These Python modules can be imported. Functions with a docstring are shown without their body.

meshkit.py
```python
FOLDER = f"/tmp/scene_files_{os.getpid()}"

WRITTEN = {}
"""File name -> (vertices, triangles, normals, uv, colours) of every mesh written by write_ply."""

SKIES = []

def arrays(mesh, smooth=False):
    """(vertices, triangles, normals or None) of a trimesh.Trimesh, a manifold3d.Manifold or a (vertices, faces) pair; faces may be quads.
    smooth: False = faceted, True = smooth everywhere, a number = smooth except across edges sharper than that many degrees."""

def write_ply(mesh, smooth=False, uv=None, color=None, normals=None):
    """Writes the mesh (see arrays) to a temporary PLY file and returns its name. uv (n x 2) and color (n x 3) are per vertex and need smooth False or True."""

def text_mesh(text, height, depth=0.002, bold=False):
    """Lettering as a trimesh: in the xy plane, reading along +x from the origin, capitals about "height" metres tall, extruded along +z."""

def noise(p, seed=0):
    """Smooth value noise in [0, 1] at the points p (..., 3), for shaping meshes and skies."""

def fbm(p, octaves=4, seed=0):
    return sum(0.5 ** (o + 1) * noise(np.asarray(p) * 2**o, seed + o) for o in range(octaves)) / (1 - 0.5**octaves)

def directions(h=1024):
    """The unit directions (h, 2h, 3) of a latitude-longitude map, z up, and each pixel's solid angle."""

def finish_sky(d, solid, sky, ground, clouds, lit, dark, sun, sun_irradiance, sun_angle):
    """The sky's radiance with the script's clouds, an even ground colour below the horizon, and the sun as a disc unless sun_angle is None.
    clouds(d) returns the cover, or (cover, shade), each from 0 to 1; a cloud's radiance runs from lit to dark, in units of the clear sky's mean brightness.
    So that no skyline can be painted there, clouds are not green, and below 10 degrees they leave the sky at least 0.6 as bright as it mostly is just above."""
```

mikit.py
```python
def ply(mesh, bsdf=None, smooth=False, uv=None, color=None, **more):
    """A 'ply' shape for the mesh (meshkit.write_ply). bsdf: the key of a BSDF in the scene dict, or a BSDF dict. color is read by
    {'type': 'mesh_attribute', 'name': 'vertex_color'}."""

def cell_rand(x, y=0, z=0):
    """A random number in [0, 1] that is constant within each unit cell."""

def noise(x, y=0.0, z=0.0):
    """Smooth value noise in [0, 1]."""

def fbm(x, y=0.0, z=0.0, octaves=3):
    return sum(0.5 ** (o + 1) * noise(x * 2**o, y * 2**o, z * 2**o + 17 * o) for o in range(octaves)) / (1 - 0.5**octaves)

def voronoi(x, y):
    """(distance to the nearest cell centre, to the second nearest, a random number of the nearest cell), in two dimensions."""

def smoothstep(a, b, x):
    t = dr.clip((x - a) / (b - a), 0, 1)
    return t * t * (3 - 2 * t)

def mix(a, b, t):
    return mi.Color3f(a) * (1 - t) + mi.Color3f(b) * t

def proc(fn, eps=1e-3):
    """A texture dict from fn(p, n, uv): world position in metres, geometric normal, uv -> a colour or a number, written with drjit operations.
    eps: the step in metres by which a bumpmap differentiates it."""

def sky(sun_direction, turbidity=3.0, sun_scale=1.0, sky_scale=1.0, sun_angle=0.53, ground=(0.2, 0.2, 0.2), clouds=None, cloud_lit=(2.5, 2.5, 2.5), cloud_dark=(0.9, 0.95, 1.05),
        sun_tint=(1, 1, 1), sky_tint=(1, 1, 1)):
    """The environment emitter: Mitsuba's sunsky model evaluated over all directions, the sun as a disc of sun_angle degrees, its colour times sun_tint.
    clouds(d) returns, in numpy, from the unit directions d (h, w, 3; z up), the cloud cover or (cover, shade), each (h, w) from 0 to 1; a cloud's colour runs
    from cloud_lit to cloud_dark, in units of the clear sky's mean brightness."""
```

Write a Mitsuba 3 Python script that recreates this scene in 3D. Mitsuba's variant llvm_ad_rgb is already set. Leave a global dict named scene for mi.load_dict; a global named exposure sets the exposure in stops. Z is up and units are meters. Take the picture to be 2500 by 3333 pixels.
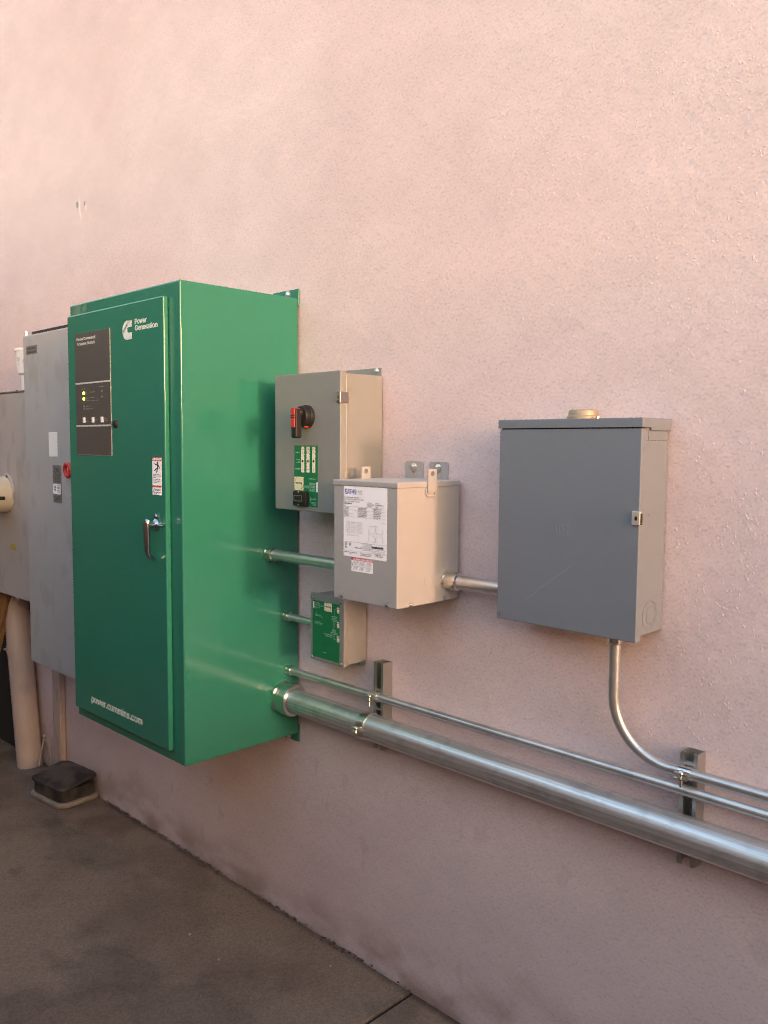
import math, random
import numpy as np, trimesh, manifold3d as m3
import mitsuba as mi, drjit as dr
import mikit, meshkit
from mikit import noise, fbm, voronoi, smoothstep, mix
from shapely.geometry import Polygon, Point, LineString, box as sbox
from shapely.ops import unary_union
from shapely import affinity

T = mi.ScalarTransform4f
rnd = random.Random(7)
rng = np.random.default_rng(7)
scene, labels = {}, {}

# ------------------------------------------------------------------ camera
EYE = np.array([0.0, -1.8659, 1.70])
FWD = np.array([-0.7026, 0.7071, -0.0795])
UP = np.array([-0.061, 0.0514, 0.9968])
scene['camera'] = {
    'type': 'perspective', 'fov': 48.573, 'fov_axis': 'x', 'near_clip': 0.05, 'far_clip': 3000.0,
    'to_world': T().look_at(origin=EYE.tolist(), target=(EYE + FWD).tolist(), up=UP.tolist())}

# ------------------------------------------------------------------ sky: low hazy sun along the alley (+x), a little in front of the wall
SUN_EL, SUN_OFF = math.radians(5.5), math.radians(3.8)
SUN = [math.cos(SUN_EL) * math.cos(SUN_OFF), -math.cos(SUN_EL) * math.sin(SUN_OFF), math.sin(SUN_EL)]
sky = mikit.sky(SUN, turbidity=5, sun_scale=0.092, sun_angle=5.5, sky_scale=1.0, sun_tint=(1.04, 1.42, 7.0), sky_tint=(1.07, 1.0, 1.02))
scene['sky'] = {**sky, 'sampling_weight': 60.0}
exposure = 5.54

# ------------------------------------------------------------------ materials
def rgb(*c):
    return {'type': 'rgb', 'value': list(c)}

def two(d):
    return {'type': 'twosided', 'bsdf': d}

def pr(col, rough=0.5, metal=0.0, spec=0.5, **k):
    return {'type': 'principled', 'base_color': col if isinstance(col, dict) else rgb(*col), 'roughness': rough, 'metallic': metal, 'specular': spec, **k}

def stucco_col(p, n, uv):
    big = fbm(p.x * 1.1, p.y * 3, p.z * 1.1, 3)
    mid = fbm(p.x * 9, p.y * 9, p.z * 9 + 40, 3)
    c = mix((0.650, 0.510, 0.510), (0.690, 0.555, 0.555), smoothstep(0.3, 0.7, big))
    c = c * (0.93 + 0.13 * mid)
    # gritty surface: fine sand in the coat and sparse dark pin-holes
    sand = fbm(p.x * 210, p.y * 210, p.z * 210, 2)
    pit = smoothstep(0.66, 0.86, noise(p.x * 180 + 7, p.y * 180, p.z * 180))
    c = c * (0.91 + 0.18 * sand) * (1 - 0.11 * pit)
    # splash-back grime above the pavement, ragged upper edge
    edge = 0.10 + 0.32 * fbm(p.x * 2.3, 0.0, 5.0, 3)
    g = smoothstep(1.0, 0.0, p.z / edge) * smoothstep(0.25, 0.75, fbm(p.x * 7, 1.0, p.z * 11, 4))
    c = mix(c, c * mi.Color3f(0.52, 0.45, 0.38), 0.8 * g)
    # vertical scuffs and drip marks low on the wall
    sc = smoothstep(0.70, 0.82, fbm(p.x * 17, 2.0, p.z * 8.5, 3)) * smoothstep(0.95, 0.5, p.z)
    c = mix(c, c * mi.Color3f(0.76, 0.75, 0.75), 0.40 * sc)
    return c

def stucco_h(p, n, uv):
    a = fbm(p.x * 42, p.y * 42, p.z * 42, 2)
    wx, wz = 0.8 * noise(p.x * 45, 0, p.z * 45), 0.8 * noise(p.x * 45, 5.0, p.z * 45)
    d1, d2, w = voronoi(p.x * 150 + wx, p.z * 150 + wz)
    patch = smoothstep(0.30, 0.62, fbm(p.x * 4.2, 3.0, p.z * 4.2, 3))
    knob = smoothstep(0.40, 0.08, d1) * smoothstep(0.62, 0.9, w + 0.18 * patch)
    low = 0.30 + 0.70 * smoothstep(0.45, 1.15, p.z)
    return (a * 0.75 + knob * 0.40) * low

scene['m_stucco'] = two({'type': 'bumpmap', 'bsdf': {'type': 'diffuse', 'reflectance': mikit.proc(stucco_col)}, 'arbitrary': mikit.proc(stucco_h, 8e-4), 'scale': 0.0015})
scene['m_grain'] = two({'type': 'diffuse', 'reflectance': rgb(0.665, 0.53, 0.53)})
scene['m_wallpaint'] = two(pr((0.66, 0.50, 0.46), 0.55))

def pave_col(p, n, uv):
    a = fbm(p.x * 1.7, p.y * 1.7, 3.0, 4)
    b = fbm(p.x * 5.5 + 9, p.y * 5.5, 8.0, 4)
    f = fbm(p.x * 160, p.y * 160, 1.0, 2)
    c = mix((0.124, 0.086, 0.066), (0.195, 0.140, 0.107), smoothstep(0.36, 0.66, a * 0.6 + b * 0.4))
    st = smoothstep(0.555, 0.625, fbm(p.x * 2.4 + 31, p.y * 3.4, 2.0, 4))
    c = mix(c, (0.088, 0.066, 0.054), 0.45 * st)
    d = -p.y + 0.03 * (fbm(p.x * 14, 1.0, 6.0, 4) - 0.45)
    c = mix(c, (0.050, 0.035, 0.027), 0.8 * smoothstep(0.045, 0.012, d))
    pale = smoothstep(0.30, 0.14, dr.abs(-p.y - 0.17 - 0.06 * (fbm(p.x * 3, 0.0, 9.0, 3) - 0.5))) * smoothstep(0.35, 0.7, fbm(p.x * 5, p.y * 9, 4.0, 4))
    c = mix(c, (0.185, 0.142, 0.115), 0.45 * pale)
    g = noise(p.x * 420, p.y * 420, 1.0)
    return c * (0.70 + 0.44 * f + 0.18 * g)

def pave_h(p, n, uv):
    return fbm(p.x * 90, p.y * 90, 0.5, 3) * 0.7 + fbm(p.x * 240, p.y * 60, 2.5, 2) * 0.3

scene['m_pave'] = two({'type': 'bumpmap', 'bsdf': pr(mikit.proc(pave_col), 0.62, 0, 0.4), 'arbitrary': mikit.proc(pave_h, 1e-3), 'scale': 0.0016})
scene['m_ground'] = two({'type': 'diffuse', 'reflectance': rgb(0.07, 0.055, 0.045)})

def paint(col, var=0.05, smudge=0.0, smcol=(0.06, 0.06, 0.06)):
    col = tuple(col)
    def fn(p, n, uv):
        v = 1 + var * (fbm(p.x * 6 + 3, p.y * 6, p.z * 6, 3) - 0.5) * 2
        c = mi.Color3f(col) * v
        if smudge:
            s = smoothstep(0.60, 0.74, fbm(p.x * 17 + 1.5, p.y * 4, p.z * 7.0 + 11, 4))
            c = mix(c, smcol, smudge * s)
        return c
    return mikit.proc(fn)

def peel_h(p, n, uv):
    return fbm(p.x * 130, p.y * 130, p.z * 130, 2)

def coat(col, rough, spec, bump=0.00010, **k):
    return two({'type': 'bumpmap', 'bsdf': pr(col, rough, 0, spec, **k), 'arbitrary': mikit.proc(peel_h, 1e-3), 'scale': bump})

def green_fn(p, n, uv):
    v = 1 + 0.05 * (fbm(p.x * 3 + 3, p.y * 3, p.z * 3, 3) - 0.5) * 2
    c = mi.Color3f(0.026, 0.166, 0.114) * v
    # dusty rubbed patch on the upper left of the cabinet
    d = dr.exp(-(dr.square((p.x + 2.91) / 0.06) + dr.square((p.z - 2.165) / 0.03))) * smoothstep(0.35, 0.65, fbm(p.x * 40, p.y * 20, p.z * 30, 3))
    return mix(c, (0.25, 0.30, 0.22), 0.5 * d)

scene['m_green'] = coat(mikit.proc(green_fn), 0.13, 0.55, 0.00004)
scene['m_riser'] = two(pr(paint((0.43, 0.335, 0.295), 0.12, 0.5, (0.30, 0.22, 0.19)), 0.6))
scene['m_grey_switch'] = coat(paint((0.225, 0.222, 0.215), 0.04), 0.34, 0.45)
scene['m_grey_trans'] = coat(paint((0.345, 0.325, 0.320), 0.04), 0.36, 0.45)
def slate_fn(p, n, uv):
    v = 1 + 0.05 * (fbm(p.x * 6 + 3, p.y * 6, p.z * 6, 3) - 0.5) * 2
    c = mi.Color3f(0.160, 0.176, 0.206) * v
    # a long pale scrape rising to the right across the lower half of the door
    s = (p.x + 1.2325) / 0.1496
    line = 1.3109 + 0.1133 * s + 0.006 * (noise(p.x * 60, 1.0, 2.0) - 0.5) + 0.012 * s * (1 - s)
    on = smoothstep(-0.02, 0.15, s) * smoothstep(1.05, 0.8, s) * smoothstep(0.0028, 0.0007, dr.abs(p.z - line)) * smoothstep(-0.125, -0.13, p.y)
    return mix(c, (0.36, 0.36, 0.36), 0.27 * on * (0.4 + 0.6 * noise(p.x * 140, 3.0, p.z * 90)))
scene['m_slate'] = coat(mikit.proc(slate_fn), 0.42, 0.4)
scene['m_slate_edge'] = two(pr((0.198, 0.207, 0.228), 0.42))
scene['m_grey_old'] = coat(paint((0.372, 0.368, 0.376), 0.06, 0.26, (0.25, 0.235, 0.23)), 0.5, 0.35)
scene['m_grey_meter'] = coat(paint((0.372, 0.342, 0.340), 0.07, 0.3, (0.24, 0.215, 0.20)), 0.55, 0.3)

def galv_col(p, n, uv):
    s = smoothstep(0.3, 0.7, fbm(p.x * 2.5, p.y * 210, p.z * 210, 3))
    k = smoothstep(0.45, 0.8, fbm(p.x * 30 + 8, p.y * 30, p.z * 30, 3))
    return mix((0.56, 0.555, 0.55), (0.77, 0.76, 0.75), s) * (1 - 0.18 * k)

scene['m_conduit'] = two(pr(mikit.proc(galv_col), 0.36, 0.85, 0.5))
scene['m_conduit_bent'] = two(pr(mikit.proc(lambda p, n, uv: mi.Color3f(0.60, 0.595, 0.59) * (0.86 + 0.26 * fbm(p.x * 55, p.y * 55, p.z * 55, 3))), 0.34, 0.87, 0.5))
scene['m_strut'] = two(pr((0.46, 0.45, 0.43), 0.38, 0.9))
scene['m_zinc'] = two(pr((0.72, 0.70, 0.66), 0.16, 1.0))
scene['m_chrome'] = two(pr((0.44, 0.46, 0.49), 0.10, 1.0))
scene['m_stainless'] = two(pr((0.42, 0.38, 0.34), 0.28, 1.0))
scene['m_steel_light'] = two(pr((0.62, 0.58, 0.50), 0.4, 0.6))
scene['m_bronze'] = two(pr((0.34, 0.27, 0.19), 0.5, 0.45))
scene['m_black'] = two(pr((0.016, 0.015, 0.015), 0.45, 0, 0.3))
scene['m_gap'] = two(pr((0.02, 0.018, 0.017), 0.7))
scene['m_red'] = two(pr((0.50, 0.035, 0.030), 0.35))
scene['m_panel'] = two(pr((0.074, 0.066, 0.063), 0.42, 0, 0.4))
scene['m_panel_edge'] = two(pr((0.20, 0.20, 0.19), 0.4))
scene['m_print_grey'] = two(pr((0.46, 0.46, 0.45), 0.5))
scene['m_print_dim'] = two(pr((0.20, 0.19, 0.185), 0.5))
scene['m_white'] = two(pr((0.74, 0.74, 0.74), 0.45))
scene['m_letter'] = two(pr((0.60, 0.64, 0.62), 0.45))
scene['m_paper'] = two(pr((0.87, 0.84, 0.88), 0.4))
scene['m_ink'] = two(pr((0.13, 0.125, 0.13), 0.5))
scene['m_ink_light'] = two(pr((0.38, 0.36, 0.37), 0.5))
scene['m_ink_faint'] = two(pr((0.52, 0.50, 0.51), 0.5))
scene['m_black_ink'] = two(pr((0.03, 0.028, 0.028), 0.5))
scene['m_blue_ink'] = two(pr((0.015, 0.045, 0.30), 0.45))
scene['m_red_ink'] = two(pr((0.42, 0.03, 0.045), 0.45))
scene['m_orange_ink'] = two(pr((0.55, 0.10, 0.03), 0.45))
scene['m_decal_green'] = two(pr((0.012, 0.155, 0.060), 0.35))
scene['m_decal_pale'] = two(pr((0.25, 0.46, 0.35), 0.45))
scene['m_cream_sticker'] = two(pr((0.72, 0.66, 0.44), 0.5))
scene['m_strip'] = two(pr((0.74, 0.70, 0.56), 0.5))
scene['m_cream'] = two(pr((0.50, 0.45, 0.37), 0.5, 0, 0.3))
scene['m_yellow'] = two(pr((0.36, 0.30, 0.08), 0.6))
scene['m_plate'] = two(pr((0.155, 0.145, 0.14), 0.5))
scene['m_plate_ink'] = two(pr((0.065, 0.060, 0.060), 0.5))
scene['m_cup'] = two(pr((0.80, 0.78, 0.78), 0.45))
def bait_fn(p, n, uv):
    d = smoothstep(0.4, 0.7, fbm(p.x * 14, p.y * 14, p.z * 8, 4))
    return mix((0.022, 0.020, 0.020), (0.075, 0.064, 0.056), 0.75 * d)
scene['m_bait'] = two(pr(mikit.proc(bait_fn), 0.42, 0, 0.5))
def paver_fn(p, n, uv):
    return mix((0.15, 0.125, 0.11), (0.28, 0.245, 0.22), fbm(p.x * 30, p.y * 30, p.z * 30, 4))
scene['m_paver'] = two(pr(mikit.proc(paver_fn), 0.8, 0, 0.2))
def wood_fn(p, n, uv):
    r = fbm(p.x * 45 + p.z * 9, p.y * 45, p.z * 2.5, 4)
    return mix((0.13, 0.062, 0.022), (0.30, 0.165, 0.068), r)
scene['m_dirt'] = two({'type': 'diffuse', 'reflectance': rgb(0.085, 0.060, 0.046)})
scene['m_chip'] = two(pr((0.60, 0.53, 0.51), 0.8, 0, 0.2))
scene['m_pebble'] = two(pr((0.26, 0.23, 0.21), 0.7))
scene['m_wood'] = two(pr(mikit.proc(wood_fn), 0.65, 0, 0.3))
scene['m_wire'] = two(pr((0.24, 0.21, 0.19), 0.6))
scene['m_dark_board'] = two(pr((0.034, 0.031, 0.030), 0.8))
scene['m_far_wall'] = two({'type': 'diffuse', 'reflectance': mikit.proc(lambda p, n, uv: mix((0.26, 0.205, 0.185), (0.32, 0.255, 0.23), fbm(p.x * 2, p.y, p.z * 2, 4)))})

# ------------------------------------------------------------------ helpers
def mesh_of(man):
    m = man.to_mesh()
    return trimesh.Trimesh(np.array(m.vert_properties[:, :3], float), np.array(m.tri_verts, int), process=False)

def rb(x0, x1, y0, y1, z0, z1, r=0.002, seg=12):
    """Rounded box."""
    r = min(r, (x1 - x0) * .49, (y1 - y0) * .49, (z1 - z0) * .49)
    s = m3.Manifold.sphere(r, seg)
    return mesh_of(m3.Manifold.batch_hull([s.translate((x, y, z)) for x in (x0 + r, x1 - r) for y in (y0 + r, y1 - r) for z in (z0 + r, z1 - r)]))

def bx(x0, x1, y0, y1, z0, z1):
    m = trimesh.creation.box((x1 - x0, y1 - y0, z1 - z0))
    m.apply_translation(((x0 + x1) / 2, (y0 + y1) / 2, (z0 + z1) / 2))
    return m

def cat(*ms):
    out = []
    for m in ms:
        out += list(m) if isinstance(m, (list, tuple)) else [m]
    return trimesh.util.concatenate(out)

def tube(pts, r, n=24, caps=True):
    pts = np.asarray(pts, float)
    rs = np.broadcast_to(np.asarray(r, float), (len(pts),))
    tg = np.gradient(pts, axis=0)
    tg /= np.linalg.norm(tg, axis=1, keepdims=True)
    a = np.cross(tg[0], [0.0, 0.3, 1.0] if abs(tg[0][2]) < .9 else [1.0, 0.2, 0])
    a /= np.linalg.norm(a)
    V, F = [], []
    th = np.arange(n) / n * 2 * np.pi
    for i in range(len(pts)):
        a = a - tg[i] * (a @ tg[i]); a /= np.linalg.norm(a)
        b = np.cross(tg[i], a)
        V.append(pts[i] + rs[i] * (np.cos(th)[:, None] * a + np.sin(th)[:, None] * b))
    V = np.vstack(V)
    for i in range(len(pts) - 1):
        for k in range(n):
            p, q = i * n + k, i * n + (k + 1) % n
            F += [[p, q, q + n], [p, q + n, p + n]]
    if caps:
        V = np.vstack([V, pts[0], pts[-1]])
        c0, c1 = len(V) - 2, len(V) - 1
        e = (len(pts) - 1) * n
        for k in range(n):
            F += [[c0, (k + 1) % n, k], [c1, e + k, e + (k + 1) % n]]
    return trimesh.Trimesh(V, np.array(F), process=False)

def lathe(prof, origin, axis, n=40):
    """prof: (radius, along) pairs; revolved about axis through origin. Axis: unit vector."""
    axis = np.asarray(axis, float)
    a = np.cross(axis, [0.1, 0.3, 1.0] if abs(axis[2]) < .9 else [1.0, 0.1, 0]); a /= np.linalg.norm(a)
    b = np.cross(axis, a)
    th = np.arange(n) / n * 2 * np.pi
    V = [np.asarray(origin) + axis * t + max(r, 1e-5) * (np.cos(th)[:, None] * a + np.sin(th)[:, None] * b) for r, t in prof]
    F = []
    for i in range(len(prof) - 1):
        for k in range(n):
            p, q = i * n + k, i * n + (k + 1) % n
            F += [[p, q, q + n], [p, q + n, p + n]]
    return trimesh.Trimesh(np.vstack(V), np.array(F), process=False)

def hexnut(x0, x1, y, z, r, turn=0.2):
    """Hex prism along x."""
    pg = Polygon([(r * math.cos(turn + k * math.pi / 3), r * math.sin(turn + k * math.pi / 3)) for k in range(6)]).intersection(Point(0, 0).buffer(r * 0.955, 32))
    m = trimesh.creation.extrude_polygon(pg, x1 - x0, engine='earcut')
    M = np.array([[0, 0, 1, x0], [1, 0, 0, y], [0, 1, 0, z], [0, 0, 0, 1.0]])
    m.apply_transform(M)
    return m

FRONT = lambda x0, y, z0: np.array([[1, 0, 0, x0], [0, 0, -1, y], [0, 1, 0, z0], [0, 0, 0, 1.0]])
def front(shape, y, depth=0.0004, x0=0.0, z0=0.0):
    """A shapely shape drawn in (x, z) as a thin plate whose back lies at y, facing -y."""
    ms = [trimesh.creation.extrude_polygon(g, depth, engine='earcut') for g in getattr(shape, 'geoms', [shape]) if g.area > 1e-9]
    m = trimesh.util.concatenate(ms)
    m.apply_transform(FRONT(x0, y, z0))
    return m

def side(shape, x, depth=0.0004):
    """A shapely shape drawn in (y, z) as a thin plate whose back lies at x, facing +x."""
    ms = [trimesh.creation.extrude_polygon(g, depth, engine='earcut') for g in getattr(shape, 'geoms', [shape])]
    m = trimesh.util.concatenate(ms)
    m.apply_transform(np.array([[0, 0, 1, x], [1, 0, 0, 0], [0, 1, 0, 0], [0, 0, 0, 1.0]]))
    return m

def text(s, x0, x1, z, h, y, bold=False, depth=0.0004, rot=0.0):
    m = meshkit.text_mesh(s, h, depth, bold)
    b = m.bounds
    m.apply_translation((-b[0][0], 0, 0))
    if x1 is not None:
        m.apply_scale([(x1 - x0) / (b[1][0] - b[0][0]), 1, 1])
    if rot:
        m.apply_transform(trimesh.transformations.rotation_matrix(rot, [0, 0, 1]))
    m.apply_transform(FRONT(x0, y, z))
    return m

def words(x0, x1, z, h, seed=0, fill=1.0):
    """A line of print too small to read: word-length dashes, as a shapely shape in (x, z)."""
    r = random.Random(seed)
    x, out = x0, []
    end = x0 + (x1 - x0) * fill
    while x < end - h * .6:
        w = min(r.uniform(1.2, 4.5) * h, end - x)
        out.append(sbox(x, z, x + w, z + h))
        x += w + h * r.uniform(.45, .8)
    return unary_union(out)

def key_for(name):
    k, i = name, 0
    while k in scene or k in labels or any(q.startswith(k + '__') for q in scene):
        i += 1
        k = f'{name}_{i:03d}'
    return k

def thing(name, label, cat_, group=None):
    k = key_for(name)
    labels[k] = {'label': label, 'category': cat_}
    if group:
        labels[k]['group'] = group
    return k

def part(parent, name, mesh, mat, smooth=30, label=None, kind=None):
    k = parent + '__' + name
    i = 0
    while k in scene:
        i += 1
        k = f'{parent}__{name}_{i:03d}'
    scene[k] = mikit.ply(mesh, mat, smooth)
    if label or kind:
        labels[k] = {}
        if label: labels[k]['label'] = label
        if kind: labels[k]['kind'] = kind
    return k

def screw(x, y, z, r=0.005, axis=(0, -1, 0)):
    return lathe([(r * 1.25, 0), (r * 1.25, r * .25), (r, r * .35), (r * .85, r * .75), (r * .45, r), (0, r * 1.02)], (x, y, z), axis, 16)

# ------------------------------------------------------------------ setting
scene['ground'] = mikit.ply(bx(-1500, 1500, -1500, 1500, -0.5, -0.06), 'm_ground')
labels['ground'] = {'label': 'bare dark earth around and below the concrete pavement', 'kind': 'structure'}
JX, GAP = -1.7075, 0.0068
xs = [-14.0, -11.0, -7.95, -4.85, JX, 1.4, 4.5, 7.6, 14]
for i in range(len(xs) - 1):
    part('pavement', 'slab', rb(xs[i] + GAP, xs[i + 1] - GAP, -2.725, -0.009, -0.10, 0.0, 0.004, 8), 'm_pave', False)
part('pavement', 'joint_filler', bx(-13.9, 13.9, -2.73, -0.0015, -0.09, -0.010), 'm_gap', False)
labels['pavement'] = {'label': 'stained brown concrete pavement with a control joint', 'kind': 'structure'}

W = thing('building_wall', 'pink stucco wall carrying all the electrical boxes and pipes', 'wall')
part(W, 'stucco', bx(-14, 14, 0.0, 0.25, -0.10, 5.6), 'm_stucco', False)
part(W, 'coping', rb(-14.1, 14.1, -0.06, 0.31, 5.602, 5.72, 0.01), 'm_wallpaint')
# raised grains of the dash coat
def grains(n):
    th = np.arange(6) / 6 * 2 * np.pi
    v0 = np.vstack([np.stack([np.cos(th), 0 * th, np.sin(th)], 1), np.stack([.72 * np.cos(th + .5), 0 * th - .55, .72 * np.sin(th + .5)], 1), [[0, -.8, 0]]])
    f0 = []
    for k in range(6):
        q = (k + 1) % 6
        f0 += [[k, q, 6 + k], [q, 6 + q, 6 + k], [6 + k, 6 + q, 12]]
    f0 = np.array(f0)
    m = n * 4
    xs_ = -4.85 + 4.27 * rng.uniform(0, 1, m) ** 0.62; zs = rng.uniform(0.2, 4.2, m)
    dens = meshkit.fbm(np.stack([xs_ * 2.2, zs * 0 + 1, zs * 2.2], 1), 3, 3)
    fine = meshkit.fbm(np.stack([xs_ * 14, zs * 0 + 2, zs * 14], 1), 2, 9)
    keep = rng.uniform(0, 1, m) < np.clip(.45 + (dens - .5) * .8 + (fine - .5) * 1.0, 0.06, 1) * np.clip((zs - 0.2) / 1.2, 0.12, 1)
    xs_, zs = xs_[keep][:n], zs[keep][:n]
    k = len(xs_)
    s = 0.0011 + 0.0021 * rng.uniform(0, 1, k) ** 2.2
    a, e = rng.uniform(0, 6.28, k), rng.uniform(.8, 1.35, k)
    V = np.empty((k, len(v0), 3))
    lx, lz = v0[None, :, 0] * (s * e)[:, None], v0[None, :, 2] * (s / e ** .5)[:, None]
    V[:, :, 0] = lx * np.cos(a)[:, None] - lz * np.sin(a)[:, None] + xs_[:, None]
    V[:, :, 2] = lx * np.sin(a)[:, None] + lz * np.cos(a)[:, None] + zs[:, None]
    V[:, :, 1] = v0[None, :, 1] * (s * rng.uniform(.28, .55, k))[:, None] + 0.0002
    F = f0[None] + (np.arange(k) * len(v0))[:, None, None]
    return trimesh.Trimesh(V.reshape(-1, 3), F.reshape(-1, 3), process=False)
part(W, 'stucco_grain', grains(60000), 'm_grain', True, kind='stuff')
# chipped anchor holes high on the left
chip = unary_union([affinity.translate(affinity.scale(Point(0, 0).buffer(0.03), .45, 1.25), -3.865, 2.79), affinity.translate(affinity.rotate(affinity.scale(Point(0, 0).buffer(0.02), .35, 1.2), 25), -3.805, 2.785),
                    LineString([(-3.87, 2.82), (-3.85, 2.75), (-3.845, 2.73)]).buffer(.004)])
part(W, 'chipped_patch', front(chip, 0.0, 0.002), 'm_chip', False, label='small pale chipped patch where an anchor was pulled out')
part(W, 'anchor_hole', cat(front(affinity.translate(affinity.scale(Point(0, 0).buffer(0.012), .8, 1.2), -3.872, 2.797), -0.002, 0.001), front(affinity.translate(affinity.scale(Point(0, 0).buffer(0.007), .6, 1.5), -3.80, 2.79), -0.002, 0.001)), 'm_plate', False)
part(W, 'hairline_crack', front(LineString([(-0.80, 1.345), (-0.775, 1.338), (-0.745, 1.335), (-0.72, 1.328)]).buffer(.0011), 0.0, 0.0006), 'm_wallpaint', False)

BW = thing('boundary_wall', 'tan masonry wall on the far side of the alley', 'wall')
part(BW, 'masonry', bx(-2.3, 14, -3.00, -2.75, -0.1, 2.12), 'm_far_wall', False)
part(BW, 'masonry', bx(-14, -2.302, -3.02, -2.73, -0.1, 3.05), 'm_far_wall', False)
part(BW, 'coping', rb(-2.28, 14.1, -3.04, -2.71, 2.122, 2.19, 0.01), 'm_wallpaint')
part(BW, 'coping', rb(-14.1, -2.285, -3.06, -2.69, 3.052, 3.12, 0.01), 'm_wallpaint')
RW = thing('dark_fence', 'dark stained board fence closing the left end of the alley', 'fence')
for i in range(20):
    part(RW, 'board', rb(-5.73, -5.70, -2.70 + i * .1345, -2.70 + i * .1345 + .131, .02, 2.9, .003, 8), 'm_dark_board', False)
for z in (.3, 1.5, 2.5):
    part(RW, 'rail', rb(-5.77, -5.7305, -2.70, -.01, z, z + .09, .003, 8), 'm_dark_board', False)
AG = thing('alley_fence', 'brown board gate closing the right end of the alley', 'fence')
for i in range(20):
    part(AG, 'board', rb(3.6, 3.63, -2.70 + i * .1345, -2.70 + i * .1345 + .131, .02, 1.46, .003, 8), 'm_wood', False)
for z in (.25, 1.35):
    part(AG, 'rail', rb(3.6305, 3.67, -2.70, -.01, z, z + .09, .003, 8), 'm_wood', False)

# ------------------------------------------------------------------ green cabinet
G = thing('green_cabinet', 'large glossy green power transfer cabinet with a chrome door handle', 'electrical cabinet')
part(G, 'body', rb(-2.9893, -2.2601, -0.4644, -0.008, 0.6894, 2.187, 0.005), 'm_green')
for x0 in (-2.40, -2.985):
    for z0, z1 in ((2.160, 2.2196), (0.6565, 0.72)):
        part(G, 'mounting_tab', rb(x0, x0 + 0.139, -0.0075, -0.0015, z0, z1, 0.0015, 8), 'm_green')
for z in (2.2055, 0.670):
    part(G, 'bolt', cat(screw(-2.3146, -0.0075, z, 0.008), lathe([(0.013, 0), (0.013, .002), (0, .002)], (-2.3146, -0.0075, z), (0, -1, 0), 20)), 'm_zinc')
D = part(G, 'door', rb(-2.9697, -2.3212, -0.4846, -0.4668, 0.7287, 2.1437, 0.004), 'm_green')
part(D, 'gasket', bx(-2.955, -2.336, -0.4672, -0.4640, 0.745, 2.128), 'm_gap', False)
dy = -0.4846
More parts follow.
